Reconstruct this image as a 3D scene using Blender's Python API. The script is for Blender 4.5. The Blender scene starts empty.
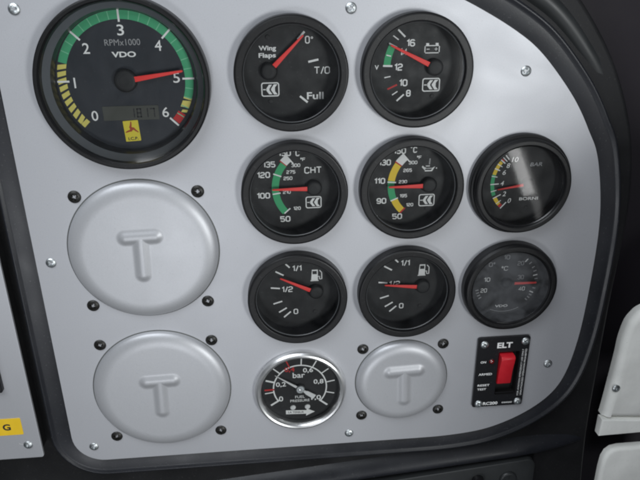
import bpy, math, random
from mathutils import Matrix, Vector
random.seed(7)
R = math.radians
MM = 0.001
SC = bpy.context.scene
COL = SC.collection

# ------------------------------------------------------------------ camera
# panel space: u right, v up, w out of the panel (mm)  ->  world (u, -w, v) in metres
cam_d = bpy.data.cameras.new('camera')
cam = bpy.data.objects.new('camera', cam_d)
COL.objects.link(cam)
cam_d.sensor_width = 36.0
cam_d.lens = 36.0 * 643.56 / 640.0
cam_d.clip_start = 0.01
cam_d.clip_end = 100.0
RW = [(0.99593541, -0.01138429, 0.08934798), (0.04557326, 0.91932299, -0.39085562), (-0.07769004, 0.39333908, 0.91610514)]
def wv(t): return Vector((t[0], -t[2], t[1]))
rx_, ry_, rz_ = [wv(t) for t in RW]
cam.matrix_world = Matrix(((rx_.x, ry_.x, rz_.x, -0.02912122), (rx_.y, ry_.y, rz_.y, -0.35033881),
                           (rx_.z, ry_.z, rz_.z, 0.15136100), (0, 0, 0, 1)))
SC.camera = cam

# ------------------------------------------------------------------ light
# taken inside a cockpit: dim pale-blue ambience plus daylight from past the photographer and added fill and streak lamps
world = bpy.data.worlds.new('World')
SC.world = world
world.use_nodes = True
bg = world.node_tree.nodes['Background']
bg.inputs[0].default_value = (0.72, 0.85, 1.0, 1)
bg.inputs[1].default_value = 0.03

def area(name, loc, target, sx, sy, power, color, roll=0.0):
    d = bpy.data.lights.new(name, 'AREA')
    d.shape = 'RECTANGLE'; d.size = sx; d.size_y = sy; d.energy = power; d.color = color
    o = bpy.data.objects.new(name, d); COL.objects.link(o)
    o.location = loc
    o.rotation_euler = ((Vector(loc) - Vector(target)).to_track_quat('Z', 'Y').to_matrix() @ Matrix.Rotation(roll, 3, 'Z')).to_euler()
    return o
area('window_light', (0.53, -1.05, -0.085), (0.10, 0, 0.08), 0.22, 0.26, 5.6, (0.97, 1.0, 1.0))      # door window, right of and behind the camera
area('canopy_light', (-0.30, -0.48, 0.65), (-0.08, 0, 0), 0.7, 0.5, 6.0, (0.90, 0.95, 1.0))           # canopy above
area('canopy_side_light', (0.65, -0.80, 0.42), (0, 0, 0), 0.4, 0.4, 0.5, (0.97, 0.99, 1.0))           # right upper corner of the canopy
area('rear_fill_light', (-0.20, -1.05, -0.42), (-0.08, 0, 0), 0.22, 0.26, 2.0, (0.93, 0.96, 1.0))          # added fill lamp low behind the camera, lifts the panel's middle and left
area('glass_streak_light', (0.242, -0.271, -0.0625), (0.127, 0, 0.029), 0.008, 0.080, 0.0036, (1, 1, 1), R(22))       # added thin lamp, draws the streak on the boost gauge glass
area('glass_streak_upper_light', (0.225, -0.265, -0.040), (0.116, 0, 0.042), 0.011, 0.054, 0.015, (1, 1, 1), R(24))  # added lamp for the brighter upper part of that streak

SC.view_settings.view_transform = 'Standard'
SC.view_settings.look = 'None'
SC.view_settings.exposure = 0.0
SC.view_settings.gamma = 1.0
SC.cycles.filter_width = 2.2
SC.cycles.max_bounces = 8
SC.cycles.transparent_max_bounces = 12

# ------------------------------------------------------------------ materials
def mat(name, color, rough=0.5, metal=0.0, spec=0.5, noise=0.0, nscale=200.0, bump=0.0, bscale=2000.0, dust=0.0, coat=0.0, dustcol=(0.3, 0.3, 0.3), smudge=0.0):
    m = bpy.data.materials.new(name); m.use_nodes = True
    n = m.node_tree; b = n.nodes['Principled BSDF']
    b.inputs['Base Color'].default_value = (*color, 1)
    b.inputs['Roughness'].default_value = rough
    b.inputs['Metallic'].default_value = metal
    b.inputs['Specular IOR Level'].default_value = spec
    b.inputs['Coat Weight'].default_value = coat
    tc = n.nodes.new('ShaderNodeTexCoord')
    out = None
    if noise > 0:
        t = n.nodes.new('ShaderNodeTexNoise'); t.inputs['Scale'].default_value = nscale; t.inputs['Detail'].default_value = 5
        n.links.new(tc.outputs['Object'], t.inputs['Vector'])
        mr = n.nodes.new('ShaderNodeMapRange'); mr.inputs['From Min'].default_value = 0.25; mr.inputs['From Max'].default_value = 0.75
        mr.inputs['To Min'].default_value = 1 - noise; mr.inputs['To Max'].default_value = 1 + noise
        n.links.new(t.outputs['Fac'], mr.inputs['Value'])
        mx = n.nodes.new('ShaderNodeVectorMath'); mx.operation = 'SCALE'
        mx.inputs[0].default_value = color
        n.links.new(mr.outputs[0], mx.inputs['Scale'])
        out = mx.outputs[0]
        mr2 = n.nodes.new('ShaderNodeMapRange'); mr2.inputs['From Min'].default_value = 0.3; mr2.inputs['From Max'].default_value = 0.7
        mr2.inputs['To Min'].default_value = rough * 0.85; mr2.inputs['To Max'].default_value = min(1, rough * 1.15)
        n.links.new(t.outputs['Fac'], mr2.inputs['Value']); n.links.new(mr2.outputs[0], b.inputs['Roughness'])
    if smudge > 0:
        sm = n.nodes.new('ShaderNodeTexNoise'); sm.inputs['Scale'].default_value = 26; sm.inputs['Detail'].default_value = 6; sm.inputs['Distortion'].default_value = .6
        n.links.new(tc.outputs['Object'], sm.inputs['Vector'])
        r3 = n.nodes.new('ShaderNodeMapRange'); r3.inputs['From Min'].default_value = .3; r3.inputs['From Max'].default_value = .7
        r3.inputs['To Min'].default_value = rough * (1 - smudge); r3.inputs['To Max'].default_value = rough * (1 + smudge)
        n.links.new(sm.outputs['Fac'], r3.inputs['Value']); n.links.new(r3.outputs[0], b.inputs['Roughness'])
    if dust > 0:
        v = n.nodes.new('ShaderNodeTexNoise'); v.inputs['Scale'].default_value = 900; v.inputs['Detail'].default_value = 2
        n.links.new(tc.outputs['Object'], v.inputs['Vector'])
        r = n.nodes.new('ShaderNodeMapRange'); r.inputs['From Min'].default_value = 0.66; r.inputs['From Max'].default_value = 0.8
        r.inputs['To Min'].default_value = 0; r.inputs['To Max'].default_value = dust
        n.links.new(v.outputs['Fac'], r.inputs['Value'])
        mix = n.nodes.new('ShaderNodeMix'); mix.data_type = 'RGBA'
        n.links.new(r.outputs[0], mix.inputs[0])
        if out: n.links.new(out, mix.inputs[6])
        else: mix.inputs[6].default_value = (*color, 1)
        mix.inputs[7].default_value = (*dustcol, 1)
        out = mix.outputs[2]
    if out: n.links.new(out, b.inputs['Base Color'])
    if bump > 0:
        t = n.nodes.new('ShaderNodeTexNoise'); t.inputs['Scale'].default_value = bscale; t.inputs['Detail'].default_value = 3
        n.links.new(tc.outputs['Object'], t.inputs['Vector'])
        bp = n.nodes.new('ShaderNodeBump'); bp.inputs['Strength'].default_value = bump; bp.inputs['Distance'].default_value = 0.0002
        n.links.new(t.outputs['Fac'], bp.inputs['Height']); n.links.new(bp.outputs[0], b.inputs['Normal'])
    return m

M = {}
M['panel'] = mat('painted_panel', (0.47, 0.475, 0.50), 0.48, 0.38, 0.5, noise=0.055, nscale=1800, bump=0.16, bscale=2200, dust=0.35, dustcol=(.18, .18, .18), smudge=.07)
M['cover'] = mat('painted_cover', (0.48, 0.485, 0.505), 0.42, 0.36, 0.5, noise=0.05, nscale=1800, bump=0.14, bscale=2200, dust=0.3, dustcol=(.2, .2, .2), smudge=.06)
M['gap'] = mat('shadow_gap', (0.10, 0.105, 0.10), 0.7)
M['bezel'] = mat('black_bezel', (0.0065, 0.0065, 0.0072), 0.43, spec=0.36, bump=0.2, bscale=3000, dust=0.12)
M['gloss_black'] = mat('gloss_black', (0.012, 0.012, 0.013), 0.22, dust=0.1)
M['cone'] = mat('satin_black_cone', (0.020, 0.021, 0.024), 0.30)
M['tcone'] = mat('grey_cone', (0.13, 0.14, 0.155), 0.5)
M['dial'] = mat('dial_black', (0.0065, 0.0065, 0.0072), 0.6, noise=0.2, nscale=120, dust=0.12)
M['tdial'] = mat('tachometer_dial', (0.016, 0.020, 0.028), 0.55, noise=0.15, nscale=120, dust=0.08)
M['hub'] = mat('hub_black', (0.0095, 0.0095, 0.0102), 0.6)
M['white'] = mat('print_white', (0.90, 0.90, 0.89), 0.6)
M['dim'] = mat('print_dim', (0.36, 0.36, 0.37), 0.6)
M['ring'] = mat('grey_ring', (0.075, 0.078, 0.082), 0.4)
M['green'] = mat('print_green', (0.04, 0.40, 0.16), 0.6)
M['tgreen'] = mat('tachometer_green', (0.06, 0.40, 0.19), 0.6)
M['lgreen'] = mat('tachometer_green_tick', (0.20, 0.58, 0.34), 0.6)
M['yellow'] = mat('print_yellow', (0.88, 0.62, 0.04), 0.6)
M['tyellow'] = mat('tachometer_yellow', (0.75, 0.66, 0.16), 0.6)
M['redp'] = mat('print_red', (0.55, 0.02, 0.02), 0.6)
M['needle'] = mat('needle_red', (1.0, 0.052, 0.046), 0.55)
M['wneedle'] = mat('needle_white', (0.80, 0.80, 0.80), 0.5)
M['chrome'] = mat('chrome', (0.84, 0.84, 0.84), 0.32, 0.9, noise=0.02, nscale=90)
M['steel'] = mat('zinc_screw', (0.62, 0.65, 0.66), 0.42, 1.0, noise=0.08, nscale=600)
M['recess'] = mat('screw_recess', (0.05, 0.05, 0.05), 0.5, 0.5)
M['bscrew'] = mat('black_screw', (0.02, 0.019, 0.017), 0.42, 0.3, noise=0.2, nscale=700)
M['dash'] = mat('dash_plastic', (0.015, 0.016, 0.020), 0.36, spec=0.35, noise=0.2, nscale=40, bump=0.10, bscale=1500, dust=0.2)
M['dash2'] = mat('dash_matt', (0.016, 0.016, 0.017), 0.5, spec=0.25, noise=0.2, nscale=40, bump=0.2, bscale=1200, dust=0.1)
M['lcd'] = mat('lcd_olive', (0.055, 0.058, 0.048), 0.5)
M['lcdink'] = mat('lcd_ink', (0.008, 0.008, 0.009), 0.5)
M['sticker'] = mat('sticker_yellow', (0.80, 0.66, 0.04), 0.5)
M['stickink'] = mat('sticker_red', (0.42, 0.06, 0.02), 0.6)
M['label'] = mat('label_yellow', (0.80, 0.52, 0.02), 0.45, noise=0.03)
M['ink'] = mat('label_ink', (0.02, 0.02, 0.02), 0.5)
M['plate'] = mat('black_plate', (0.010, 0.010, 0.012), 0.35, bump=0.1, dust=0.1)
M['hole'] = mat('switch_well', (0.004, 0.004, 0.004), 0.6)
M['rocker'] = mat('red_rocker', (0.62, 0.016, 0.028), 0.4, noise=0.04, nscale=300)
M['led'] = mat('red_led', (0.16, 0.006, 0.008), 0.15, coat=0.6)
M['trim'] = mat('pale_trim', (0.90, 0.90, 0.86), 0.75, noise=0.13, nscale=38, bump=0.6, bscale=900, dust=.3, dustcol=(.3, .28, .25))
M['cabin'] = mat('dark_cabin', (0.0095, 0.0065, 0.0105), 0.8, noise=0.4, nscale=8, bump=0.3, bscale=300)
M['rubber'] = mat('grey_rubber', (0.026, 0.028, 0.029), 0.45, noise=0.15, nscale=50)
M['scratch'] = mat('bare_scratch', (0.80, 0.80, 0.80), 0.35, 0.5)

def glass_mat(name, rough, ior, dust):  # diffuse film: dust, with faint reflections painted in as a grey veil
    m = bpy.data.materials.new(name); m.use_nodes = True
    n = m.node_tree
    for x in list(n.nodes): n.nodes.remove(x)
    o = n.nodes.new('ShaderNodeOutputMaterial'); mix = n.nodes.new('ShaderNodeMixShader')
    tr = n.nodes.new('ShaderNodeBsdfTransparent'); gl = n.nodes.new('ShaderNodeBsdfGlossy'); fr = n.nodes.new('ShaderNodeFresnel')
    gl.inputs['Roughness'].default_value = rough; fr.inputs['IOR'].default_value = ior
    tr.inputs[0].default_value = (0.96, 0.97, 0.97, 1)
    n.links.new(fr.outputs[0], mix.inputs[0]); n.links.new(tr.outputs[0], mix.inputs[1])
    n.links.new(gl.outputs[0], mix.inputs[2])
    df = n.nodes.new('ShaderNodeBsdfDiffuse'); df.inputs[0].default_value = (.6, .62, .66, 1)
    tc = n.nodes.new('ShaderNodeTexCoord'); nz = n.nodes.new('ShaderNodeTexNoise'); nz.inputs['Scale'].default_value = 55; nz.inputs['Distortion'].default_value = 1.2; nz.inputs['Detail'].default_value = 6
    mr = n.nodes.new('ShaderNodeMapRange'); mr.inputs['From Min'].default_value = .3; mr.inputs['From Max'].default_value = .75
    mr.inputs['To Min'].default_value = dust * .12; mr.inputs['To Max'].default_value = dust
    oi = n.nodes.new('ShaderNodeObjectInfo'); va = n.nodes.new('ShaderNodeVectorMath'); va.operation = 'ADD'
    n.links.new(tc.outputs['Object'], va.inputs[0]); n.links.new(oi.outputs['Location'], va.inputs[1])
    n.links.new(va.outputs[0], nz.inputs['Vector']); n.links.new(nz.outputs['Fac'], mr.inputs['Value'])
    m2 = n.nodes.new('ShaderNodeMixShader'); n.links.new(mr.outputs[0], m2.inputs[0])
    n.links.new(mix.outputs[0], m2.inputs[1]); n.links.new(df.outputs[0], m2.inputs[2]); n.links.new(m2.outputs[0], o.inputs[0])
    return m
M['glass'] = glass_mat('gauge_glass', 0.06, 1.5, .017)
M['hazy_glass'] = glass_mat('hazy_gauge_glass', 0.07, 1.5, .15)  # thicker veil paints reflected haze into the air gauge glass

# ------------------------------------------------------------------ mesh helper
class MB:
    def __init__(s): s.v = []; s.f = []; s.m = []; s.slots = []
    def slot(s, k):
        if k not in s.slots: s.slots.append(k)
        return s.slots.index(k)
    def add(s, vs, fs, k):
        b = len(s.v); i = s.slot(k)
        s.v += vs; s.f += [tuple(b + x for x in f) for f in fs]; s.m += [i] * len(fs)
    def poly(s, pts, w, k):                       # flat polygon, ccw in (u,v)
        a = sum(pts[i][0] * pts[(i + 1) % len(pts)][1] - pts[(i + 1) % len(pts)][0] * pts[i][1] for i in range(len(pts)))
        if a < 0: pts = pts[::-1]
        s.add([(p[0], p[1], w) for p in pts], [tuple(range(len(pts)))], k)
    def rect(s, u0, v0, u1, v1, w, k, rot=0):
        cu, cv = (u0 + u1) / 2, (v0 + v1) / 2; c, n = math.cos(rot), math.sin(rot)
        s.poly([(cu + (x - cu) * c - (y - cv) * n, cv + (x - cu) * n + (y - cv) * c) for x, y in ((u0, v0), (u1, v0), (u1, v1), (u0, v1))], w, k)
    def line(s, p, q, t, w, k, t2=None):
        t2 = t if t2 is None else t2
        d = Vector((q[0] - p[0], q[1] - p[1])).normalized(); n = Vector((-d.y, d.x))
        s.poly([(p[0] - n.x * t / 2, p[1] - n.y * t / 2), (q[0] - n.x * t2 / 2, q[1] - n.y * t2 / 2),
                (q[0] + n.x * t2 / 2, q[1] + n.y * t2 / 2), (p[0] + n.x * t / 2, p[1] + n.y * t / 2)], w, k)
    def tick(s, c, a, r0, r1, t, w, k):
        a = R(a); s.line((c[0] + r0 * math.cos(a), c[1] + r0 * math.sin(a)), (c[0] + r1 * math.cos(a), c[1] + r1 * math.sin(a)), t, w, k)
    def arc(s, c, r0, r1, a0, a1, w, k, skew=0):  # degrees; skew turns the outer edge on
        n = max(2, int(abs(a1 - a0) / 3) + 1)
        pts = [(c[0] + r0 * math.cos(R(a0 + (a1 - a0) * i / n)), c[1] + r0 * math.sin(R(a0 + (a1 - a0) * i / n))) for i in range(n + 1)]
        pts += [(c[0] + r1 * math.cos(R(a0 + skew + (a1 - a0) * i / n)), c[1] + r1 * math.sin(R(a0 + skew + (a1 - a0) * i / n))) for i in range(n, -1, -1)]
        vs = [(p[0], p[1], w) for p in pts]; N = len(pts)
        fs = [(i, i + 1, N - 2 - i, N - 1 - i) for i in range(n)]
        if (a1 - a0) > 0: fs = [f[::-1] for f in fs]
        s.add(vs, fs, k)
    def disc(s, c, r, w, k, n=48): s.poly([(c[0] + r * math.cos(2 * math.pi * i / n), c[1] + r * math.sin(2 * math.pi * i / n)) for i in range(n)], w, k)
    def lathe(s, prof, k, n=96, c=(0, 0), cap=False):   # prof from outside/base to inside; k may be a list per segment
        vs = []
        for r, w in prof:
            for i in range(n):
                a = 2 * math.pi * i / n; vs.append((c[0] + r * math.cos(a), c[1] + r * math.sin(a), w))
        for j in range(len(prof) - 1):
            kk = k[j] if isinstance(k, list) else k
            b = len(s.v)
            s.add([vs[j * n + i] for i in range(n)] + [vs[(j + 1) * n + i] for i in range(n)],
                  [(i, (i + 1) % n, n + (i + 1) % n, n + i) for i in range(n)], kk)
        if cap: s.add([vs[(len(prof) - 1) * n + i] for i in range(n)], [tuple(range(n))], kk)
    def slab(s, pts, w0, w1, k, bev=0.0, steps=3):  # extruded polygon (ccw) with rounded top edge
        n = len(pts)
        def off(d):
            o = []
            for i in range(n):
                p, q, r = Vector(pts[i - 1]), Vector(pts[i]), Vector(pts[(i + 1) % n])
                e1 = (q - p).normalized(); e2 = (r - q).normalized()
                n1 = Vector((-e1.y, e1.x)); n2 = Vector((-e2.y, e2.x)); m = (n1 + n2)
                m = m / max(0.3, m.dot(n1)) if m.length > 1e-6 else n1
                o.append((q.x + m.x * d, q.y + m.y * d))
            return o
        rings = [([tuple(p) for p in pts], w0)]
        if bev > 0:
            for j in range(steps + 1):
                a = math.pi / 2 * j / steps
                rings.append((off(bev * (1 - math.cos(a))), w1 - bev + bev * math.sin(a)))
        else: rings.append((rings[0][0], w1))
        vs = [(p[0], p[1], w) for ring, w in rings for p in ring]
        fs = [(j * n + i, j * n + (i + 1) % n, (j + 1) * n + (i + 1) % n, (j + 1) * n + i) for j in range(len(rings) - 1) for i in range(n)]
        fs.append(tuple((len(rings) - 1) * n + i for i in range(n)))
        s.add(vs, fs, k)
    def text(s, body, c, h, w, k, width=None, bold=0.02, rot=0, align='c', shear=0):
        vs, fs = glyphs(body, bold)
        x0 = min(v[0] for v in vs); x1 = max(v[0] for v in vs); y0 = min(v[1] for v in vs); y1 = max(v[1] for v in vs)
        sy = h / (y1 - y0); sx = sy if width is None else width / (x1 - x0)
        cx, cy = (x0 + x1) / 2, (y0 + y1) / 2
        if align == 'l': cx = x0
        if align == 'r': cx = x1
        cr, sr = math.cos(rot), math.sin(rot); out = []
        for x, y in vs:
            X, Y = (x - cx) * sx, (y - cy) * sy; X += shear * Y
            out.append((c[0] + X * cr - Y * sr, c[1] + X * sr + Y * cr, w))
        s.add(out, fs, k)
    def ribbon(s, pts, t, w, k, closed=False):      # flat stroke with mitred joints
        n = len(pts); L_ = []; R_ = []
        for i in range(n):
            q = Vector(pts[i]); p = Vector(pts[i - 1]) if (closed or i > 0) else None; r = Vector(pts[(i + 1) % n]) if (closed or i < n - 1) else None
            e1 = (q - p).normalized() if p is not None else (r - q).normalized(); e2 = (r - q).normalized() if r is not None else e1
            n1 = Vector((-e1.y, e1.x)); n2 = Vector((-e2.y, e2.x)); m = n1 + n2; m = m / max(.45, m.dot(n1)) if m.length > .01 else n1
            L_.append((q.x + m.x * t / 2, q.y + m.y * t / 2, w)); R_.append((q.x - m.x * t / 2, q.y - m.y * t / 2, w))
        fs = [(n + i, n + (i + 1) % n, (i + 1) % n, i) for i in range(n if closed else n - 1)]
        s.add(L_ + R_, fs, k)
    def digits(s, body, c, h, w, k, width=None, t=0.17):   # squared technical lettering
        adv = {'1': .52, '/': .55, ',': .28, '°': .42}; x = 0; parts = []
        for ch in body:
            for st, cl in STROKES[ch]: parts.append(([(x + a, b) for a, b in st], cl))
            x += adv.get(ch, .86)
        x0 = min(p[0] for st, _ in parts for p in st) - t / 2; x1 = max(p[0] for st, _ in parts for p in st) + t / 2
        H = h / (1 + t) ; sx = H if width is None else width / (x1 - x0); cx = (x0 + x1) / 2
        for i, (st, cl) in enumerate(parts):
            s.ribbon([(c[0] + (a - cx) * sx, c[1] + (b - .5) * H) for a, b in st], t * H, w + .012 * (i % 2), k, cl)
    def build(s, name, parent=None, at=(0, 0, 0), sharp=35):
        me = bpy.data.meshes.new(name)
        me.from_pydata([(v[0] * MM, -v[2] * MM, v[1] * MM) for v in s.v], [], s.f)
        for k in s.slots: me.materials.append(M[k])
        me.polygons.foreach_set('material_index', s.m)
        me.polygons.foreach_set('use_smooth', [True] * len(s.f))
        me.update()
        me.set_sharp_from_angle(angle=R(sharp))
        o = bpy.data.objects.new(name, me); COL.objects.link(o)
        o.location = (at[0] * MM, -at[2] * MM, at[1] * MM)
        if parent: o.parent = parent
        return o

_w, _c = .6, .15
STROKES = {
 '0': [([(0, _c), (0, 1 - _c), (_c, 1), (_w - _c, 1), (_w, 1 - _c), (_w, _c), (_w - _c, 0), (_c, 0)], True)],
 '1': [([(.0, .78), (.26, 1), (.26, 0)], False)],
 '2': [([(0, .8), (0, 1 - _c), (_c, 1), (_w - _c, 1), (_w, 1 - _c), (_w, .63), (_w - .1, .53), (.1, .42), (0, .31), (0, 0), (_w, 0)], False)],
 '3': [([(0, .84), (0, 1 - _c), (_c, 1), (_w - _c, 1), (_w, 1 - _c), (_w, .64), (_w - .1, .52), (.2, .52)], False), ([(_w - .12, .52), (_w, .40), (_w, _c), (_w - _c, 0), (_c, 0), (0, _c), (0, .18)], False)],
 '4': [([(_w * .76, 0), (_w * .76, 1), (0, .27), (_w + .05, .27)], False)],
 '5': [([(_w, 1), (0, 1), (0, .57), (_w - _c, .57), (_w, .57 - _c), (_w, _c), (_w - _c, 0), (_c, 0), (0, .14)], False)],
 '6': [([(_w, .84), (_w, 1 - _c), (_w - _c, 1), (_c, 1), (0, 1 - _c), (0, _c), (_c, 0), (_w - _c, 0), (_w, _c), (_w, .42), (_w - _c, .56), (.08, .56)], False)],
 '7': [([(0, 1), (_w, 1), (.2, 0)], False)],
 '8': [([(0, _c), (0, 1 - _c), (_c, 1), (_w - _c, 1), (_w, 1 - _c), (_w, _c), (_w - _c, 0), (_c, 0)], True), ([(.08, .52), (_w - .08, .52)], False)],
 '9': [([(0, .16), (0, _c), (_c, 0), (_w - _c, 0), (_w, _c), (_w, 1 - _c), (_w - _c, 1), (_c, 1), (0, 1 - _c), (0, .58), (_c, .44), (_w - .08, .44)], False)],
 '/': [([(0, -.05), (.36, 1.05)], False)],
 'C': [([(_w, .8), (_w, 1 - _c), (_w - _c, 1), (_c, 1), (0, 1 - _c), (0, _c), (_c, 0), (_w - _c, 0), (_w, _c), (_w, .2)], False)],
 'H': [([(0, 0), (0, 1)], False), ([(_w, 0), (_w, 1)], False), ([(.08, .52), (_w - .08, .52)], False)],
 'T': [([(-.04, 1), (_w + .04, 1)], False), ([(_w / 2, .92), (_w / 2, 0)], False)],
 'F': [([(_w, 1), (0, 1), (0, 0)], False), ([(.08, .52), (_w - .1, .52)], False)],
 '°': [([(0, .72), (0, .94), (.1, 1.04), (.2, .94), (.2, .72), (.1, .62)], True)],
}
_gc = {}
def glyphs(body, bold):
    if (body, bold) in _gc: return _gc[(body, bold)]
    cu = bpy.data.curves.new('lettering', 'FONT'); cu.body = body; cu.size = 1.0; cu.offset = bold; cu.resolution_u = 4
    o = bpy.data.objects.new('lettering', cu); COL.objects.link(o)
    dg = bpy.context.evaluated_depsgraph_get(); dg.update()
    me = o.evaluated_get(dg).to_mesh()
    r = ([(v.co.x, v.co.y) for v in me.vertices], [tuple(p.vertices) for p in me.polygons])
    o.evaluated_get(dg).to_mesh_clear()
    bpy.data.objects.remove(o); bpy.data.curves.remove(cu)
    _gc[(body, bold)] = r
    return r

def tag(o, label=None, cat=None, group=None, kind=None):
    if label: o['label'] = label
    if cat: o['category'] = cat
    if group: o['group'] = group
    if kind: o['kind'] = kind
    return o
def thing(name, label, cat, at=(0, 0, 0), group=None):
    o = bpy.data.objects.new(name, None); COL.objects.link(o)
    o.empty_display_size = 0.01
    o.location = (at[0] * MM, -at[2] * MM, at[1] * MM)
    return tag(o, label, cat, group)
def rrect(u0, v0, u1, v1, r, n=6):
    pts = []
    for cx, cy, a in ((u1 - r, v0 + r, -90), (u1 - r, v1 - r, 0), (u0 + r, v1 - r, 90), (u0 + r, v0 + r, 180)):
        pts += [(cx + r * math.cos(R(a + 90 * i / n)), cy + r * math.sin(R(a + 90 * i / n))) for i in range(n + 1)]
    return pts
def spline(pts, n=10, closed=True):
    out = []; N = len(pts)
    for i in range(N if closed else N - 1):
        g = lambda j: Vector(pts[j % N] if closed else pts[max(0, min(N - 1, j))])
        p0, p1, p2, p3 = g(i - 1), g(i), g(i + 1), g(i + 2)
        for k in range(n):
            t = k / n
            q = 0.5 * ((2 * p1) + (p2 - p0) * t + (2 * p0 - 5 * p1 + 4 * p2 - p3) * t * t + (3 * p1 - p0 - 3 * p2 + p3) * t ** 3)
            out.append((q.x, q.y))
    if not closed: out.append(tuple(pts[-1]))
    return out

def screw(root, at, r=2.9, kind='steel', name='screw', turn=0.4):
    NR, NA = 16, 72
    b = MB(); vs = []; fs = []
    cr = 0.55 * r; th = 0.17 * r
    for j in range(NR + 1):
        rr = r * j / NR
        for i in range(NA):
            a = 2 * math.pi * i / NA; x, y = rr * math.cos(a), rr * math.sin(a)
            h = 0.42 * r * math.sqrt(max(0, 1 - (rr / r) ** 2 * 0.92)) - 0.02
            c, s_ = math.cos(turn), math.sin(turn); X, Y = abs(x * c + y * s_), abs(-x * s_ + y * c)
            ins = (X < th and Y < cr) or (Y < th and X < cr)
            if ins: h -= 0.55 * r * (1 - max(X, Y) / cr * 0.5)
            vs.append((x, y, h))
    for j in range(NR):
        for i in range(NA):
            fs.append((j * NA + i, (j + 1) * NA + i, (j + 1) * NA + (i + 1) % NA, j * NA + (i + 1) % NA))
    b.add(vs, fs, kind)
    b.lathe([(r * 1.02, -0.3), (r * 1.02, 0.05), (r, 0.1)], kind, 36)
    return b.build(name, root, at, sharp=50)

# ------------------------------------------------------------------ the panel and its surround
def circle(c, r, n=72): return [(c[0] + r * math.cos(2 * math.pi * i / n), c[1] + r * math.sin(2 * math.pi * i / n)) for i in range(n)]
U = (-13.8, 53.5, 118.5); V = (98.4, 32.0, -35.5)
TACH = (-100.7, 95.2); C1 = (-102.1, -0.4); C2 = (-101.8, -97.8); C3 = (53.5, -102.4); PR = (-13.6, -105.2)
outline_r = [(40, -152), (64, -152), (86, -151.6), (108, -149.3), (124, -144.8), (141, -136.5), (156.5, -124), (166.2, -107), (171.4, -80), (173.2, -50), (173.4, -10), (170.8, 18.8),
             (164.4, 46.4), (157.5, 60.3), (151, 71.8), (141.5, 85.3), (124, 105), (108, 117.2), (86.6, 129.2), (60, 140.5), (20, 149), (-40, 153), (-100, 154), (-150, 154)]
outline = spline(outline_r, 8, closed=False)
for it in range(300):                                   # fair the hand-measured curve without shrinking it
    lam = .5 if it % 2 == 0 else -.51
    outline = outline[:1] + [tuple(outline[i][c] + lam * ((outline[i - 1][c] + outline[i + 1][c]) / 2 - outline[i][c]) for c in (0, 1)) for i in range(1, len(outline) - 1)] + outline[-1:]
outline += [(-161, 152), (-164.4, 146)]
outline += [(-164.4, y) for y in range(140, -130, -15)]
outline += [(-164.4 + 20 - 20 * math.cos(R(a)), -132 - 20 * math.sin(R(a))) for a in range(0, 91, 9)]
outline += [(u, -152) for u in range(-130, 40, 15)]      # counter-clockwise ring

def flat_with_holes(loops, thick, k):
    cu = bpy.data.curves.new('sheet', 'CURVE'); cu.dimensions = '2D'; cu.fill_mode = 'BOTH'; cu.extrude = thick / 2
    for lp in loops:
        sp = cu.splines.new('POLY'); sp.points.add(len(lp) - 1); sp.use_cyclic_u = True
        for p, q in zip(sp.points, lp): p.co = (q[0], q[1], 0, 1)
    o = bpy.data.objects.new('sheet', cu); COL.objects.link(o)
    dg = bpy.context.evaluated_depsgraph_get(); dg.update()
    me = o.evaluated_get(dg).to_mesh()
    b = MB()
    b.add([(v.co.x, v.co.y, v.co.z - thick / 2) for v in me.vertices], [tuple(p.vertices) for p in me.polygons], k)
    o.evaluated_get(dg).to_mesh_clear()
    bpy.data.objects.remove(o); bpy.data.curves.remove(cu)
    return b

panel = thing('instrument_panel', 'silver grey painted panel plate that carries all the round gauges', 'instrument panel')
holes = [circle((U[i], V[j]), 26.2) for i in (0, 1) for j in (0, 1, 2)] + [circle((U[2], V[1]), 25), circle((U[2], V[2]), 25), circle(TACH, 40), circle(PR, 26.5), rrect(117.5, -119, 132, -84.5, 1)]
pb = flat_with_holes([outline] + holes, 1.8, 'panel')
pb.line((70, -125.2), (81, -122.4), 0.35, 0.06, 'scratch', 0.2)
pb.line((73, -124.0), (78, -123.0), 0.5, 0.07, 'scratch', 0.2)
pb.build('face_plate', panel, sharp=30)
for i, p in enumerate([(-150.1, 132.9), (18.2, 130.6), (115.4, 96.3), (-156.0, -5.8), (-151.3, -140.3), (18.9, -143.7), (153.3, -97.0)]):
    screw(panel, (p[0], p[1], 0), 2.9, 'steel', 'screw', 0.3 + i * 0.7)

def sweep(b, loop, prof, k):
    n = len(loop); nor = []
    for i in range(n):
        p, q = Vector(loop[i - 1]), Vector(loop[(i + 1) % n]); e = (q - p).normalized(); nor.append((e.y, -e.x))
    vs = [(loop[i][0] + nor[i][0] * d, loop[i][1] + nor[i][1] * d, w) for d, w in prof for i in range(n)]
    fs = [(j * n + i, (j + 1) * n + i, (j + 1) * n + (i + 1) % n, j * n + (i + 1) % n) for j in range(len(prof) - 1) for i in range(n)]
    b.add(vs, fs, k)

dash = thing('dashboard_surround', 'black moulded dashboard surround with a rounded rim around the grey panel', 'dashboard')
b = MB()
prof = [(-3, -2.2), (1.2, -2.2), (1.8, -1.9), (9.4, -1.6), (10.6, -1.3), (11.5, -.6), (12.2, -.35), (12.9, -.6), (13.4, -1.4), (13.7, -3), (14.0, -7), (14.6, -12), (16, -14)]
sweep(b, outline, prof, 'dash')
b.build('inner_rim', dash, sharp=60)
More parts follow.
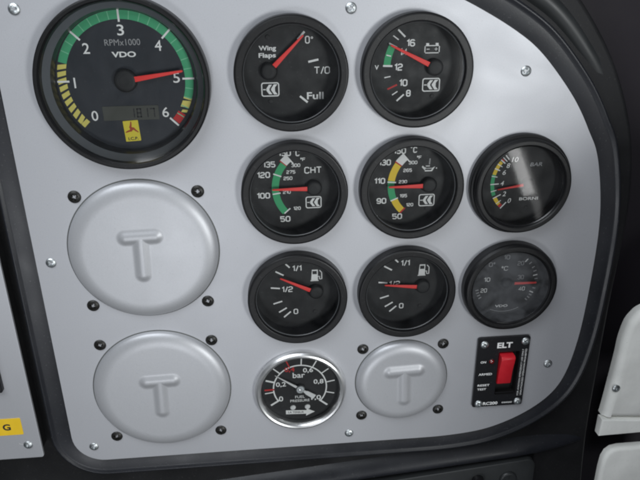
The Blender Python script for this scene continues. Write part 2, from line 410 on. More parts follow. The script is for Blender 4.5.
# second rim, running over the top and dying away down the right side
arcpts = outline[90:184]
b = MB()
prof2 = [(15.5, -15), (17.0, -13), (19.0, -10.5), (21.5, -9.0), (24.0, -8.6), (26.2, -9.6), (28, -12.5), (29.5, -18), (30, -34)]
n2 = len(arcpts); vs = []
for d_, w_ in prof2:
    for i in range(n2):
        e = (Vector(arcpts[min(n2 - 1, i + 1)]) - Vector(arcpts[max(0, i - 1)])).normalized()
        sink = max(0, min(1, (50 - i) / 50)) ** 1.6 * 14
        vs.append((arcpts[i][0] + e.y * d_, arcpts[i][1] - e.x * d_, w_ - sink))
b.add(vs, [(j * n2 + i, (j + 1) * n2 + i, (j + 1) * n2 + i + 1, j * n2 + i + 1) for j in range(len(prof2) - 1) for i in range(n2 - 1)], 'rubber')
b.build('outer_rim', dash, sharp=60)
# rolled ledge over the lower control plate
b = MB(); vs = []; ns = 60; pr_ = [(-14, 14), (-11.2, 11.4), (-8.8, 8.6), (-7, 5.8), (-6.0, 3.2), (-6.2, 1.0), (-8, -.8), (-12, -2)]
for j, (w_, v_) in enumerate(pr_):
    for i in range(ns + 1):
        u_ = -190 + 385 * i / ns; fade = max(0, (u_ - 140) / 55) ** 2 * 7
        vs.append((u_, -183 + (u_ - 151) * math.tan(R(5.2)) + 1.6 + v_, w_ - fade))
b.add(vs, [(j * (ns + 1) + i, (j + 1) * (ns + 1) + i, (j + 1) * (ns + 1) + i + 1, j * (ns + 1) + i + 1) for j in range(len(pr_) - 1) for i in range(ns)], 'dash')
b.build('lower_ledge', dash, sharp=60)
b = MB()
body = [(-260, -260)] + spline([(206, -260), (201, -205), (198.5, -160), (198, -110), (198, -60), (199, -20), (198, 20), (190, 60), (172, 100), (146, 135), (120, 160), (90, 190)], 6, closed=False) + [(-260, 190)]
b.slab(body, -60, -13, 'dash2', 3)
b.build('dash_body', dash, sharp=40)

# neighbouring panel on the left, only its right edge is in the picture
side = thing('neighbouring_panel', 'grey neighbouring panel at the left edge with a yellow label and one screw', 'instrument panel', (-184.3, -146, 0))
b = MB()
b.slab(rrect(-90, 0, 0, 330, 1.8), -1.6, 0, 'panel', 0.3)
b.slab(rrect(-88, 2, -1.6, 328, 1.8), -14, -1.7, 'dash2')
b.build('face_plate', side)
b = MB()
b.slab(rrect(-60, 19.6, -9.4, 32.6, 0.8), 0.0, 0.25, 'label', 0.05, 1)
for i, ch in enumerate('G'): b.text(ch, (-18.9, 26.0), 5.0, 0.3, 'ink', width=4.9, bold=0.035)
b.build('label_plate', side)
screw(side, (-8.3, 10.8, 0.1), 2.8, 'steel', 'screw', 0.9)
b = MB()
b.line((-13.5, 12.2), (-10.8, 11.2), 0.5, 0.05, 'scratch', 0.25); b.line((-13.6, 12.4), (-12.4, 11.5), 0.7, 0.06, 'scratch', 0.3)
b.build('scratch', side)
b = MB()
b.slab(rrect(-75, 54.6, -14.6, 100, 1.2), 0, 3.5, 'plate', 0.8)
unit = b.build('black_display_unit', None, (-184.3, -146, 0))
tag(unit, 'corner of a black display unit set in the grey panel at the left edge', 'display')

# lower black control plate with two knobs
low = thing('lower_control_plate', 'matt black control plate with rounded corner below the grey panel', 'control plate', (151, -184, 0))
ang = R(5.2)
b = MB()
pts = [(-320, -80), (8.5, -80), (7.4, -8)] + [(1.0 + 6.2 * math.cos(R(a)), -6.4 + 6.2 * math.sin(R(a))) for a in range(0, 91, 15)] + [(-320, -34)]
b.slab(pts, -14, -5.5, 'rubber', 0.8)
b.build('face_plate', low)
for (u, v, r, lab, col) in ((-12.5, -16.5, 6.5, 'flat round black knob at the bottom edge, right of the shiny one', 'rubber'), (-35.5, -15.5, 4.5, 'small shiny black knob at the bottom edge, left of the flat one', 'gloss_black')):
    k = thing('control_knob', lab, 'knob', (151 + u, -184 + v, -5.5), 'knobs on the lower control plate')
    b = MB()
    hgt = 2.0 if col == 'rubber' else 6
    b.lathe([(r, 0), (r, hgt * 0.6), (r * 0.93, hgt), (r * 0.8, hgt + 0.3)], col, 48, cap=True)
    b.build('knob_body', k)
    b = MB(); b.rect(-0.3, r * 0.2, 0.3, r * 0.75, hgt + 0.36, 'hub'); b.build('index_mark', k)

# pale cabin side trim at the right
trim = thing('side_trim_panel', 'pale grey cabin side trim with rounded shoulder and one screw, right of the dashboard', 'trim panel', (212.5, -123.5, -16))
b = MB()
pts = spline([(-1, -36.6), (-.2, -27.7), (1, -7.5), (2.2, 15.3), (2.6, 29.3), (4.7, 42), (8.5, 48.9), (13.3, 53.3), (30, 61), (60, 70)], 6, closed=False)
pts = [(90, 76), ] + pts[::-1] + [(90, -45)]
b.slab(pts, -9, 0, 'trim', 5, 5)
b.build('trim_body', trim)
screw(trim, (3.6, -10.2, 0), 2.9, 'steel', 'screw', 0.2)
led_ = thing('trim_ledge', 'narrow pale ledge strip below the pale side trim', 'trim strip', (213, -162, -14))
b = MB()
b.slab([(-3, -14.3), (90, -12.5), (90, -7.5), (-3, 1.0)], -8, -1.5, 'trim', 1.2, 4)
b.build('ledge_body', led_)
lowt = thing('lower_side_panel', 'pale grey lower side panel in the bottom right corner', 'trim panel', (213, -187, -16))
b = MB()
b.slab([(6.2, -80), (90, -80), (90, -5), (40, -4.6), (18, -4.8), (12, -6), (8.4, -9.4), (6.4, -15), (5.8, -24), (5.8, -40)], -8, -2, 'trim', 3, 4)
b.build('panel_body', lowt)

# unseen cabin side just outside the picture, outline shaped to shade the panel's right
b = MB()
wallp = [(-330, 0), (-330, 380), (-20, 380), (34, 310), (46, 200), (20, 0)]
nw = len(wallp)
b.add([(250, v, w_) for v, w_ in wallp] + [(290, v, w_) for v, w_ in wallp],
      [tuple(range(nw)), tuple(2 * nw - 1 - i for i in range(nw))] + [(i, nw + i, nw + (i + 1) % nw, (i + 1) % nw) for i in range(nw)], 'cabin')
tag(b.build('cabin_side_blocker', None), kind='structure')

# dark cabin side behind everything
b = MB()
b.slab([(-420, -330), (420, -330), (420, 330), (-420, 330)], -130, -90, 'cabin')
wall = b.build('cabin_wall', None); tag(wall, kind='structure')

# ------------------------------------------------------------------ gauges
DW = -5.0                                            # depth of the printed dial
def bezel52(root, prof=None):
    b = MB()
    if prof is None:
        prof = [(30.3, -1), (30.3, 5.6), (30.1, 6.6), (29.6, 7.2), (29.0, 7.35), (26.3, 7.3), (25.9, 7.1), (25.75, 6.4), (25.7, 5.2)]
    b.lathe(prof, 'bezel', 128)
    b.build('bezel', root)
    b = MB()
    b.lathe([(25.75, 5.0), (25.3, 5.5), (25.0, 5.2), (24.9, 4.4)], 'ring', 128)
    b.lathe([(24.9, 4.4), (25.3, 0), (25.8, DW)], 'cone', 128)
    b.build('inner_ring', root)
def pane(root, r, w, dome=0.0, k='glass'):
    b = MB(); n = 8
    b.lathe([(r * (1 - j / n), w + dome * (1 - (1 - j / n) ** 2)) for j in range(n)], k, 96, cap=True)
    return b.build('glass', root)
def needle(root, hub, a, L, w=-2.6, r=4.6, col='needle', t0=2.7, t1=1.0, start=4.0, hubtop=-1.0):
    b = MB(); ca, sa = math.cos(R(a)), math.sin(R(a))
    P = lambda s, t: (s * ca - t * sa, s * sa + t * ca)
    pts = [P(start, -t0 / 2), P(L - 0.6, -t1 / 2), P(L, -t1 / 5), P(L, t1 / 5), P(L - 0.6, t1 / 2), P(start, t0 / 2)]
    b.slab(pts, 0, 0.7, col, 0.25, 2)
    nd = b.build('needle', root, (hub[0], hub[1], w))
    b = MB()
    b.lathe([(r, -2.4), (r, -.4), (r * 0.95, .2), (r * 0.85, .7), (r * 0.7, 1.0), (r * .4, 1.15)], 'hub', 64, cap=True)
    b.build('hub_cap', nd)
    return nd
W1 = 0.12
def emblem(b, x0, y0, x1, y1, w):                    # boxed double arrow emblem
    t = 0.6; f = rrect(x0, y0, x1, y1, 1.3, 5); g = rrect(x0 + t, y0 + t, x1 - t, y1 - t, 0.8, 5); n = len(f)
    b.add([(p[0], p[1], w) for p in f] + [(p[0], p[1], w) for p in g], [(i, (i + 1) % n, n + (i + 1) % n, n + i) for i in range(n)], 'white')
    W, H = x1 - x0, y1 - y0; X = lambda a: x0 + W * a; Y = lambda a: y0 + H * a
    b.poly([(X(.10), Y(.5 - .035)), (X(.30), Y(.5 - .035)), (X(.30), Y(.535)), (X(.10), Y(.535))], w, 'white')
    for s in (1, -1):
        e = lambda a: Y(.5 + s * a)
        b.poly([(X(.24), e(0)), (X(.43), e(.34)), (X(.60), e(.34)), (X(.45), e(.06)), (X(.45), e(0))], w, 'white')
        b.poly([(X(.54), e(0)), (X(.54), e(.04)), (X(.70), e(.36)), (X(.90), e(.36)), (X(.76), e(.14)), (X(.76), e(0))], w, 'white')
def small_screw(b, c, w): b.lathe([(1.3, w), (1.2, w + 0.35), (0.8, w + 0.45)], 'hub', 20, c, cap=True)
def base_gauge(name, label, cat_group, at):
    g = thing(name, label, 'gauge', (at[0], at[1], 0), cat_group)
    bezel52(g)
    d = MB(); d.disc((0, 0), 25.9, DW, 'dial', 96)
    return g, d
GRP = 'round black panel gauges'
w = DW + W1
# wing flap indicator
g, d = base_gauge('flap_gauge', 'black round gauge reading Wing Flaps with marks for 0, T/O and Full', GRP, (U[0], V[0]))
h = (-11.7, 0.6)
for a, r0, r1 in ((45.5, 22.6, 28), (11.5, 21.8, 27.4), (-40, 21.5, 26.9)): d.tick(h, a, r0, r1, 1.1, w, 'white')
d.digits('0', (9.4, 16.4), 3.9, w, 'white', 2.5, t=.16); d.text('°', (11.8, 17.4), 1.2, w, 'white')
d.digits('T/0', (17.0, 0.4), 3.9, w, 'white', 8.8, t=.16); d.text('Full', (13.2, -13.2), 3.9, w, 'white', 9.2)
d.text('Wing', (-12.0, 12.2), 3.2, w, 'white', 9.2, bold=.03); d.text('Flaps', (-12.2, 8.5), 3.2, w, 'white', 9.2, bold=.03)
emblem(d, -16.2, -13.0, -6.4, -5.4, w); small_screw(d, (-11.7, 18.2), DW); small_screw(d, (-11.4, -15.6), DW)
d.build('dial', g); needle(g, h, 44.5, 26.4); pane(g, 25.0, 5.0)
# voltmeter
g, d = base_gauge('voltmeter', 'black round gauge with a battery symbol and a scale from 8 to 16 volts', GRP, (U[1], V[0]))
h = (11.6, 0.6)
for a, r0, r1, t, k in ((136, 23.3, 28.8, .9, 'white'), (144, 25.1, 28.8, .6, 'white'), (153, 23.6, 28.6, .9, 'white'), (165.5, 25, 27.6, .6, 'white'), (177.5, 23.3, 28.5, 1.0, 'white'),
                     (190.5, 24.6, 28, .6, 'white'), (204, 22.3, 28.1, .9, 'redp'), (212.5, 23.7, 27.2, .6, 'white'), (221.5, 21.8, 27.1, .9, 'white')): d.tick(h, a, r0, r1, t, w + .02, k)
d.arc(h, 24.4, 28.2, 154, 176.6, w, 'green')
for s, x, y in (('16', -2.0, 13.6), ('14', -5.7, 8.9), ('12', -8.3, 1.0), ('10', -5.3, -7.5), ('8', -2.2, -13.3)): d.digits(s, (x, y), 3.8, w, 'white', 4.8 if len(s) > 1 else 2.6, t=.23)
d.text('V', (-20.3, 1.1), 2.4, w, 'white', 2.3, bold=.03)
x0, y0, x1, y1 = 5.7, 7.9, 14.1, 12.2; t = .5
for q in ((x0, y0, x1, y0 + t), (x0, y1 - t, x1, y1), (x0, y0, x0 + t, y1), (x1 - t, y0, x1, y1), (x0 + .8, y1, x0 + 2.4, y1 + 1.1), (x1 - 2.4, y1, x1 - .8, y1 + 1.1), (x0 + 1.2, 9.9, x0 + 2.8, 10.3), (x1 - 2.8, 9.9, x1 - 1.2, 10.3), (x1 - 2.2, 9.3, x1 - 1.8, 10.9)): d.rect(*q, w, 'white')
emblem(d, 5.4, -12.7, 15.4, -5.3, w); small_screw(d, (11.3, -15.2), DW)
d.build('dial', g); needle(g, h, 153.7, 28.0); pane(g, 25.0, 5.0)
# cylinder head temperature
def temp_gauge(name, label, at, h, ang, L, zones, ticks, big, small):
    g, d = base_gauge(name, label, GRP, at)
    for r0, r1, a0, a1, k in zones: d.arc(h, r0, r1, a0, a1, w, k)
    for a, r0, r1 in ticks: d.tick(h, a, r0, r1, .75, w + .02, 'white')
    for s, x, y, wd in big: d.digits(s, (x, y), 3.6, w, 'white', wd, t=.235)
    for s, x, y, wd in small: d.digits(s, (x, y), 2.1, w, 'white', wd, t=.23)
    return g, d
g, d = temp_gauge('cylinder_head_gauge', 'black round gauge reading CHT with a green band and scale from 50 to 150 degrees', (U[0], V[1]), (11.6, .4), 181, 24.2,
    [(20.5, 25.4, 128, 138.5, 'white'), (20.5, 25.4, 138.5, 140, 'redp'), (20.3, 24.4, 140, 221, 'green')],
    [(128.5, 18.6, 25.3), (159, 20, 24.9), (188, 19.6, 24.3), (221.5, 18.8, 23.5)],
    [('150', -4.8, 21.4, 7.4), ('135', -13.8, 15.0, 7.3), ('120', -17.2, 8.9, 7.6), ('100', -17.8, -3.6, 7.8), ('50', -5.6, -18.6, 6.2), ('C', 2.6, 21.1, 2.4)],
    [('300', 1.4, 14.0, 5.2), ('275', -1.5, 10.1, 5.2), ('250', -3.3, 6.4, 5.2), ('210', -4.2, -1.9, 4.6), ('120', 1.5, -12.2, 4.4), ('°F', 5.6, 17.3, 3.2)])
d.digits('°', (.4, 22.0), 3.4, w, 'white'); d.digits('CHT', (11.3, 10.8), 4.0, w, 'white', 10.2, t=.18)
emblem(d, 6.6, -12.5, 16.0, -5.2, w); d.build('dial', g); needle(g, (11.6, .4), 179.5, 24.3); pane(g, 25.0, 5.0)
# oil temperature
g, d = temp_gauge('oil_gauge', 'black round gauge with an oil can symbol and yellow, green and white bands', (U[1], V[1]), (12.2, -.6), 180, 24.3,
    [(20.2, 25.0, 130, 143.5, 'white'), (20.2, 25.0, 143.5, 145.5, 'redp'), (20.4, 24.6, 145.5, 172.5, 'yellow'), (20.4, 24.4, 172.5, 203, 'green'), (20.0, 24.0, 203, 225, 'yellow'), (19.6, 23.8, 225, 227.5, 'redp')],
    [(130, 18.4, 25), (174.5, 19.6, 24.7), (203, 19.6, 24.3)],
    [('150', -5.8, 20.3, 7.4), ('130', -14.3, 13.7, 7.3), ('110', -17.0, 2.6, 6.6), ('90', -15.7, -9.8, 6.0), ('50', -5.9, -20.0, 6.2), ('C', 3.2, 20.6, 2.4)],
    [('300', 2.3, 13.1, 5.2), ('265', -.7, 8.5, 5.2), ('230', -3.2, 1.6, 5.0), ('195', -2.6, -7.1, 4.6), ('120', 1.4, -12.9, 4.4), ('°F', 5.9, 16.0, 3.0)])
d.digits('°', (1.0, 21.5), 3.4, w, 'white')
d.line((12.1, 11.6), (12.3, 15.2), .7, w, 'dim'); d.poly([(7.6, 10.2), (9.3, 8.3), (10.0, 9.0), (8.2, 11.0)], w, 'white')
d.poly([(9.0, 10.2), (10.5, 9.4), (13.8, 9.4), (15.6, 10.3), (13.8, 7.4), (9.6, 7.4), (9.4, 8.2), (13.0, 8.1), (14.0, 9.0), (9.2, 9.2)], w, 'white')
d.poly([(10, 10.9), (12.4, 10.9), (12.4, 10.4), (10, 10.4)], w, 'white'); d.disc((16.4, 9.2), .4, w, 'white', 10)
emblem(d, 6.7, -14.2, 16.4, -6.6, w); small_screw(d, (11.8, -15.6), DW); d.build('dial', g); needle(g, (12.2, -.6), 180, 24.3); pane(g, 25.0, 5.0)
# two fuel level gauges
def fuel(at, label, ang, l12):
    g, d = base_gauge('fuel_gauge', label, GRP, at)
    h = (11.8, .2)
    for a, r0, r1 in ((133.5, 23, 27.4), (149.5, 22.8, 28.5), (173, 22.4, 28.1), (196.5, 22, 27.8), (211, 21.5, 27.3), (221, 21.2, 27)): d.tick(h, a, r0, r1, .95, w, 'white')
    d.digits('1/1', (.4, 16.2), 3.9, w, 'white', 5.8, t=.2); d.digits('1/2', (-5.9, 2.1), 3.9, w, 'white', 7.0, t=.2); d.digits('0', (-1.0, -13.8), 3.8, w, 'white', 3.0, t=.2)
    d.poly([(9.0, 7.4), (13.2, 7.4), (13.2, 14.7), (9.6, 14.7), (9.3, 11)], w, 'white'); d.rect(9.9, 11.6, 12.6, 13.8, w + .03, 'dial'); d.rect(8.6, 6.9, 13.6, 7.5, w, 'white')
    for p, q in (((13.2, 10), (14.2, 10)), ((14.2, 10.2), (14.2, 8.2)), ((14.2, 8.2), (15.6, 8.2)), ((15.6, 8.0), (15.6, 12.6)), ((15.6, 12.6), (14.2, 14.2))): d.line(p, q, .55, w, 'white')
    small_screw(d, (11.0, -14.6), DW)
    d.build('dial', g); needle(g, h, ang, 24.6, t0=2.6); pane(g, 25.0, 5.0)
fuel((U[0], V[2]), 'black round fuel gauge with its red needle pointing well above half', 153.5, 1)
fuel((U[1], V[2]), 'black round fuel gauge with its red needle lying on the half mark', 174, 1)
# tachometer
g = thing('tachometer', 'large round black rev counter with green and hatched yellow band, top left', 'gauge', (TACH[0], TACH[1], 0), GRP)
b = MB(); b.lathe([(44.4, -1), (44.4, 7.4), (44.1, 8.5), (43.4, 9.0), (42.0, 9.0), (41.5, 8.4)], 'bezel', 160); b.build('bezel', g)
b = MB(); b.lathe([(41.5, 8.4), (41.1, 7.4), (40.6, 5.2), (37.5, 1.6), (36.7, -1.5), (36.5, DW)], ['gloss_black', 'cone', 'tcone', 'cone', 'cone'], 160); b.build('inner_ring', g)
d = MB(); d.disc((0, 0), 36.7, DW, 'tdial', 128)
h = (-.4, 1.0)
d.arc(h, 30.8, 35.2, -17.5, 163, w, 'tgreen')
for i in range(6, 30):
    a = 225 - i * 9
    if a < 160 and i % 5: d.tick(h, a, 30.9, 35.1, .5, w + .02, 'lgreen')
for i in range(7):
    a = 225 - 45 * i
    if i: d.tick(h, a, 29.4, 35.6, 1.0, w + .05, 'white')
a = 224.5
while a > 165:
    d.arc(h, 30.8, 35.2, a, a - 4.3, w, 'tyellow', skew=2.6 if a < 222 else 0); a -= 6.35
d.arc(h, 30.8, 35.2, -17.5, -19.6, w, 'tyellow'); d.arc(h, 30.8, 35.2, -22, -28.5, w, 'tyellow', skew=2); d.arc(h, 32.4, 35.2, -30.5, -33.2, w, 'tyellow', skew=2); d.arc(h, 30.8, 35.2, -33.5, -43.5, w, 'redp')
for s, x, y in (('0', -19.4, -17.5), ('1', -27.2, .2), ('2', -18.8, 17.6), ('3', -.2, 26.4), ('4', 18.1, 18.3), ('5', 25.9, 1.6), ('6', 18.3, -16.6)): d.text(s, (x, y), 5.4, w, 'white', 3.5 if s != '1' else None, bold=.008)
d.text('RPMx1000', (0, 20.3), 3.2, w, 'dim', 18.2, bold=.0)
d.text('VDO', (0, 14.2), 2.9, w, 'white', 12.4, bold=.03)
dial = d.build('dial', g)
d = MB(); d.slab(rrect(-15, -20.4, 14.8, -12.6, .5), DW + .05, DW + .25, 'lcd', .08, 1)
SEG = {'1': 'bc', '8': 'abcdefg', '7': 'abc'}
def seg7(b, ch, x, y, ww, hh, w, k):
    t = .62; m = y + hh / 2
    S = dict(a=(x, y + hh - t, x + ww, y + hh), d=(x, y, x + ww, y + t), g=(x, m - t / 2, x + ww, m + t / 2), b=(x + ww - t, m + .1, x + ww, y + hh), c=(x + ww - t, y, x + ww, m - .1), f=(x, m + .1, x + t, y + hh), e=(x, y, x + t, m - .1))
    for c in SEG[ch]: b.rect(*S[c], w, k)
for i, ch in enumerate('1817'): seg7(d, ch, -0.6 + i * 3.6, -19.0, 2.5, 4.9, DW + .32, 'lcdink')
d.build('lcd_display', g)
d = MB(); tl = R(3)
d.slab([(x * math.cos(tl) - y * math.sin(tl), x * math.sin(tl) + y * math.cos(tl)) for x, y in rrect(-4.1, -5.7, 4.1, 5.7, .4)], 0, .15, 'sticker', .04, 1)
for k in range(3):
    a = R(97 - 120 * k)
    p0 = Vector((math.cos(a + 1.0) * .9, math.sin(a + 1.0) * .9 + 1.2)); p1 = Vector((math.cos(a) * 2.0, math.sin(a) * 2.0 + 1.2)); p2 = Vector((math.cos(a - .12) * 4.0, math.sin(a - .12) * 4.0 + 1.2))
    d.line(p0, p1, 1.1, .2, 'stickink', 1.0); d.line(p1, p2, 1.0, .22, 'stickink', .45)
d.disc((0, 1.2), 1.0, .24, 'stickink', 16)
d.text('I.C.P.', (.3, -4.2), 1.7, .2, 'ink', 5.4, bold=.03, rot=tl)
d.build('sticker', g, (-.8, -26.3, DW + .1))
needle(g, h, 8.4, 30.6, w=-2.0, r=6.0, t0=2.9, t1=1.2, start=5); pane(g, 41.0, 7.2, .5)
# boost gauge
g = thing('boost_gauge', 'black round gauge numbered 0 to 10 with a stepped rim, nearest the right edge', 'gauge', (U[2], V[1] - .4, 0), GRP)
b = MB(); b.lathe([(30.2, -1), (30.2, 3.4), (29.8, 4.4), (28.9, 4.7), (28.6, 5.6), (28.5, 7.6), (28.0, 8.6), (27.2, 9.0), (25.4, 9.0), (24.8, 8.5), (24.5, 7.6)], 'bezel', 128); b.build('bezel', g)
b = MB(); b.lathe([(24.5, 7.6), (24.0, 7.2), (23.9, 6.2), (24.4, 0)], ['gloss_black', 'gloss_black', 'cone'], 128); b.build('inner_ring', g)
d = MB(); d.disc((0, 0), 24.5, 0, 'dial', 96); h = (5.2, -.2); w = W1
hs = (4.4, .8)
for i, a in enumerate((229, 218, 207, 195, 182.7, 169, 156, 148, 140, 135, 130)): d.tick(hs, a, 16.4 if i in (0, 2, 4) else 18, 21.5, .65 if i % 2 == 0 else .5, w + .03, 'white')
d.arc(hs, 19.2, 21.4, 137, 139, w, 'redp'); d.arc(hs, 19.2, 21.4, 142, 166, w, 'yellow'); d.arc(hs, 19.2, 21.4, 166, 203, w, 'green'); d.arc(hs, 19.2, 21.4, 207, 222, w, 'yellow'); d.arc(hs, 19.2, 21.4, 222, 227, w, 'redp')
for s, x, y in (('10', -3.5, 14.5), ('8', -7.3, 11), ('6', -9.3, 6.9), ('4', -9.9, .3), ('2', -7.9, -6.3), ('0', -4.5, -10.7)): d.text(s, (x, y), 2.9, w, 'white', 3.6 if len(s) > 1 else 1.9, bold=.005, shear=.2)
d.text('BAR', (9.6, 11.2), 2.3, w, 'dim', 7.4, bold=.02, shear=.2); d.text('BORNI', (7.2, -9.9), 1.9, w, 'white', 11.5, bold=.02)
small_screw(d, (6.3, -15.6), 0)
d.build('dial', g); needle(g, h, 188.6, 18.6, w=1.6, r=3.6, t0=1.7, t1=.7, start=2.2, hubtop=2); pane(g, 24.2, 6.6)
# outside air temperature
g = thing('air_temperature_gauge', 'black round gauge reading degrees C, with a short red needle pointing right at 30', 'gauge', (U[2] + .3, V[2] + .6, 0), GRP)
b = MB(); b.lathe([(29.7, -1), (29.7, 5.2), (29.3, 6.5), (28.3, 7.8), (27.2, 8.2), (25.8, 8.2), (25.2, 7.8), (24.9, 6.6)], 'bezel', 128); b.build('bezel', g)
b = MB(); b.lathe([(24.9, 6.6), (24.4, 6.3), (24.2, 5.4), (22.8, -2)], ['gloss_black', 'cone', 'cone'], 128); b.build('inner_ring', g)
d = MB(); d.disc((0, 0), 23.5, -2, 'dial', 96); w = -2 + W1; h = (0, 0)
for a, lg in ((52, 1), (42, 0), (31, 0), (22, 0), (13, 1), (5, 0), (-15, 0), (-24, 1), (-30, 0), (-36, 0), (-42, 0), (194, 0), (200, 0), (206, 0), (212, 0)): d.tick(h, a, 17.4 if lg else 18.2, 20.2, .75, w, 'white' if lg else 'dim')
for s, x, y, k in (('20', -14.2, -5.0, 'white'), ('10', -12.7, 2.6, 'white'), ('0°', -10.5, 13.0, 'dim'), ('10', -1.4, 17.6, 'dim'), ('20', 8.0, 13.0, 'dim'), ('30', 9.0, 3.2, 'dim'), ('40', 10.6, -5.0, 'white')): d.digits(s, (x, y), 3.0, w, k, 4.1, t=.17)
d.digits('°C', (-2.0, 9.9), 3.0, w, 'white', 4.4, t=.15); d.text('VDO', (-1.6, -16.8), 1.8, w, 'white', 8.4, bold=.03)
d.arc(h, 20.6, 21.0, -115, -62, w, 'dim')
d.build('dial', g); needle(g, h, -.5, 19.0, w=-.4, r=3.4, t0=1.9, t1=1.2, start=4.6); pane(g, 24.3, 5.8, k='hazy_glass')
# fuel pressure gauge with a chrome ring
g = thing('fuel_pressure_gauge', 'small chrome ringed gauge marked bar and FUEL PRESSURE with a white needle', 'gauge', (PR[0], PR[1], 0), GRP)
b = MB(); b.lathe([(30.2, -1), (30.2, 1.6), (29.8, 3.0), (28.8, 4.2), (27.8, 4.6), (26.7, 4.2), (26.0, 3.2), (25.7, 1.6), (25.7, -1.4)], 'chrome', 128); b.build('chrome_ring', g)
d = MB(); d.disc((0, 0), 25.8, -1.5, 'dial', 96); w = -1.5 + W1; h = (-.1, .4)
d.arc(h, 17.0, 17.9, -40, 213, w, 'white')
for i in range(11):
    a = 213 - 25.3 * i
    d.tick(h, a, 17.2 if i not in (0, 10) else 16.4, 23.4, 1.25 if i in (0, 2, 10) else .8, w + .02, 'white' if i not in (4,) else 'redp')
d.tick(h, 181, 17, 23.4, 1.2, w + .03, 'redp')
for s, x, y, k in (('0', -12.9, -7.6, 'white'), ('0,2', -12.6, 3.6, 'white'), ('0,4', -6.6, 14.8, 'redp'), ('0,6', 5.4, 13.6, 'white'), ('0,8', 12.2, 4.2, 'white'), ('1,0', 10.4, -8.4, 'white')): d.text(s, (x, y), 4.1, w + .04, k, 6.6 if len(s) > 1 else 2.8, bold=.02)
d.text('bar', (-.7, 10.3), 4.2, w, 'white', 8.0, bold=.015); d.text('FUEL', (-.3, -6.9), 2.0, w, 'white', 6.4, bold=.01); d.text('PRESSURE', (-.4, -9.9), 2.0, w, 'white', 12.8, bold=.01)
d.poly([(-10, -17.2), (3.8, -18.0), (3.9, -16.6), (9.4, -19.6), (3.4, -22.6), (3.6, -21.0), (-10, -20.4)], w, 'white')
d.text('LA TERBUR', (-3.2, -19.2), 1.5, w + .04, 'ink', 10.5, bold=.01, rot=R(-3))
for x in (-5.2, 4.5): d.lathe([(1.9, w), (1.8, w + .5), (1.2, w + .8)], 'wneedle', 24, (x, -15.0), cap=True)
d.build('dial', g)
b = MB(); ca, sa = math.cos(R(144)), math.sin(R(144))
P = lambda s, t: (s * ca - t * sa, s * sa + t * ca)
b.slab([P(20, -.15), P(20, .15), P(4, .8), P(-4, .9), P(-5.5, 1.5), P(-11.6, 1.7), P(-11.6, -1.7), P(-5.5, -1.5), P(-4, -.9), P(4, -.8)], 0, .5, 'wneedle', .1, 1)
nd = b.build('needle', g, (h[0], h[1], .0))
b = MB(); b.lathe([(2.9, -.8), (2.9, .9), (2.4, 1.3)], 'steel', 32, cap=True); b.lathe([(1.3, 1.3), (1.0, 1.8), (.5, 1.9)], 'chrome', 20, cap=True); b.build('hub_cap', nd)
pane(g, 25.75, 2.2)

# ------------------------------------------------------------------ blank covers
def seg_d(p, a, b_):
    t = max(0, min(1, ((p[0] - a[0]) * (b_[0] - a[0]) + (p[1] - a[1]) * (b_[1] - a[1])) / ((b_[0] - a[0]) ** 2 + (b_[1] - a[1]) ** 2)))
    return math.hypot(p[0] - a[0] - t * (b_[0] - a[0]), p[1] - a[1] - t * (b_[1] - a[1]))
def cover(at, r, label, screws, T):
    g = thing('blank_cover', label, 'cover', (at[0], at[1], 0), 'blank covers embossed with a T')
    NA, NR = 200, 96; edge = 10.0 if r > 40 else 8.0; top = 4.6; b = MB(); vs = []; fs = []
    (ta, tb, tc) = T; mid = ((ta[0] + tb[0]) / 2, (ta[1] + tb[1]) / 2)
    for j in range(NR + 1):
        rr = r * (1 - (1 - j / NR) ** 1.0)
        for i in range(NA):
            a = 2 * math.pi * i / NA; x, y = rr * math.cos(a), rr * math.sin(a)
            e = min(1, (r - rr) / edge)
            z = top * math.sqrt(max(0, 1 - (1 - e) ** 2.2)) + 0.25
            if rr < 26:
                dd = min(seg_d((x, y), ta, tb), seg_d((x, y), mid, tc))
                q = max(0, min(1, (5.6 - dd) / 5.6)); z += 1.25 * q ** 3 * (q * (6 * q - 15) + 10)
            vs.append((x, y, z))
    for j in range(NR):
        for i in range(NA):
            i2 = (i + 1) % NA
            fs.append((j * NA + i, (j + 1) * NA + i, (j + 1) * NA + i2, j * NA + i2))
    b.add(vs, fs, 'cover'); b.lathe([(r, -.4), (r, .25)], 'cover', NA)
    b.build('cover_dome', g, sharp=60)
    b = MB(); b.lathe([(r + .7, -.2), (r + .6, .15), (r - .2, .2)], 'gap', 128); b.build('edge_shadow_gap', g)  # dark ring painted as the shadow gap round the cover
    for i, (x, y) in enumerate(screws): screw(g, (x - at[0], y - at[1], 0), 3.6, 'bscrew', 'mounting_screw', .5 + i)
TT = ((-8.8, 9.8), (7.9, 10.2), (-1.3, -13.6))
cover(C1, 42.9, 'large round silver blank cover embossed with a T, directly below the rev counter', [(-136.5, 33.9), (-68.5, 34.3), (-136.3, -35.0), (-68.3, -36.0)], TT)
cover(C2, 42.9, 'large round silver blank cover embossed with a T, lowest at left', [(-136.3, -62.7), (-68.3, -63.7), (-135.4, -133.0), (-67.4, -133.8)], ((-8.6, 8.8), (7.8, 9.2), (-1.1, -14.0)))
cover(C3, 30.4, 'small round silver blank cover embossed with a T, left of the red switch', [(27.5, -76.9), (80.2, -76.3), (27.3, -129.3), (79.9, -128.5)], ((-8.4, 9.3), (10.0, 9.9), (1.5, -12.8)))

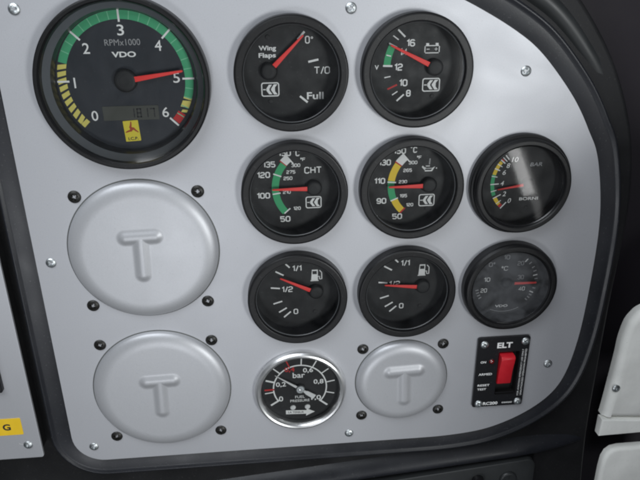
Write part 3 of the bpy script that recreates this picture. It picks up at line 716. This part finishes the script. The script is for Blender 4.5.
# ------------------------------------------------------------------ emergency transmitter switch
g = thing('emergency_switch', 'black rectangular ELT plate with a red rocker switch and four screws', 'switch', (103, -127.6, 0))
b = flat_with_holes([rrect(0, 0, 35, 54.5, 1.6), rrect(14.8, 9.2, 29.0, 43.2, .8)], 1.8, 'plate')
b.v = [(x, y, z + 1.8) for x, y, z in b.v]
k = 'white'; w = 1.86
b.text('ELT', (18.2, 48.4), 4.2, w, k, 10.2, bold=.035)
b.text('ON', (4.8, 36.0), 1.7, w, k, 3.7, bold=.02); b.text('ARMED', (7.0, 26.4), 1.7, w, k, 9.2, bold=.02)
b.text('RESET', (6.6, 17.6), 1.6, w, k, 8.2, bold=.02); b.text('TEST', (5.6, 14.4), 1.6, w, k, 6.2, bold=.02)
b.text('RC200', (12.6, 2.4), 2.4, w, k, 10.2, bold=.03); b.text('KANNAD', (24.3, 2.4), 1.2, w, k, 7.2, bold=.02)
b.text('FOR AVIATION EMERGENCY USE ONLY', (31.0, 26.2), 1.15, w, k, 37, rot=math.pi / 2, bold=.0); b.text('UNAUTHORIZED OPERATION PROHIBITED', (33.1, 26.2), 1.15, w, k, 37, rot=math.pi / 2, bold=.0)
b.build('cover_plate', g)
b = MB(); lo, hi = rrect(14.9, 9.3, 28.9, 43.1, .8), rrect(14.9, 9.3, 28.9, 43.1, .8); n = len(lo)
b.add([(p[0], p[1], -4) for p in lo] + [(p[0], p[1], 1.7) for p in hi], [(i, n + i, n + (i + 1) % n, (i + 1) % n) for i in range(n)] + [tuple(range(n))], 'hole')
b.line((15.4, 10.2), (28.4, 10.2), .7, 1.0, 'plate')
b.build('switch_well', g)
b = MB()
prof = [(41.4, -3), (41.4, 4.6), (40.6, 5.6), (39, 5.7), (29, 3.4), (19.6, 2.6), (18.4, 2.0), (17.9, -3)]      # (v, w) side view of the rocker
x0, x1 = 15.6, 24.8
n = len(prof); q = .5
vs = [(x0, v, z) for v, z in prof] + [(x0 + q, v, z + .25 if z > 0 else z) for v, z in prof] + [(x1 - q, v, z + .25 if z > 0 else z) for v, z in prof] + [(x1, v, z) for v, z in prof]
fs = [tuple(range(n))[::-1], tuple(3 * n + i for i in range(n))] + [(j * n + i, j * n + i + 1, (j + 1) * n + i + 1, (j + 1) * n + i) for j in range(3) for i in range(n - 1)]
b.add(vs, fs, 'rocker'); b.build('rocker', g, sharp=50)
b = MB(); b.lathe([(2.1, 1.8), (2.1, 2.3), (1.7, 2.5)], 'plate', 32, (10.2, 36.7)); b.lathe([(1.75, 2.3), (1.6, 3.0), (1.1, 3.6), (.5, 3.8)], 'led', 32, (10.2, 36.7), cap=True); b.build('indicator_lamp', g)
for i, (x, y) in enumerate(((4.4, 49.6), (31.8, 50.6), (4.4, 2.6), (31.6, 2.9))): screw(g, (x, y, 1.9), 2.7, 'steel', 'mounting_screw', .2 + i)
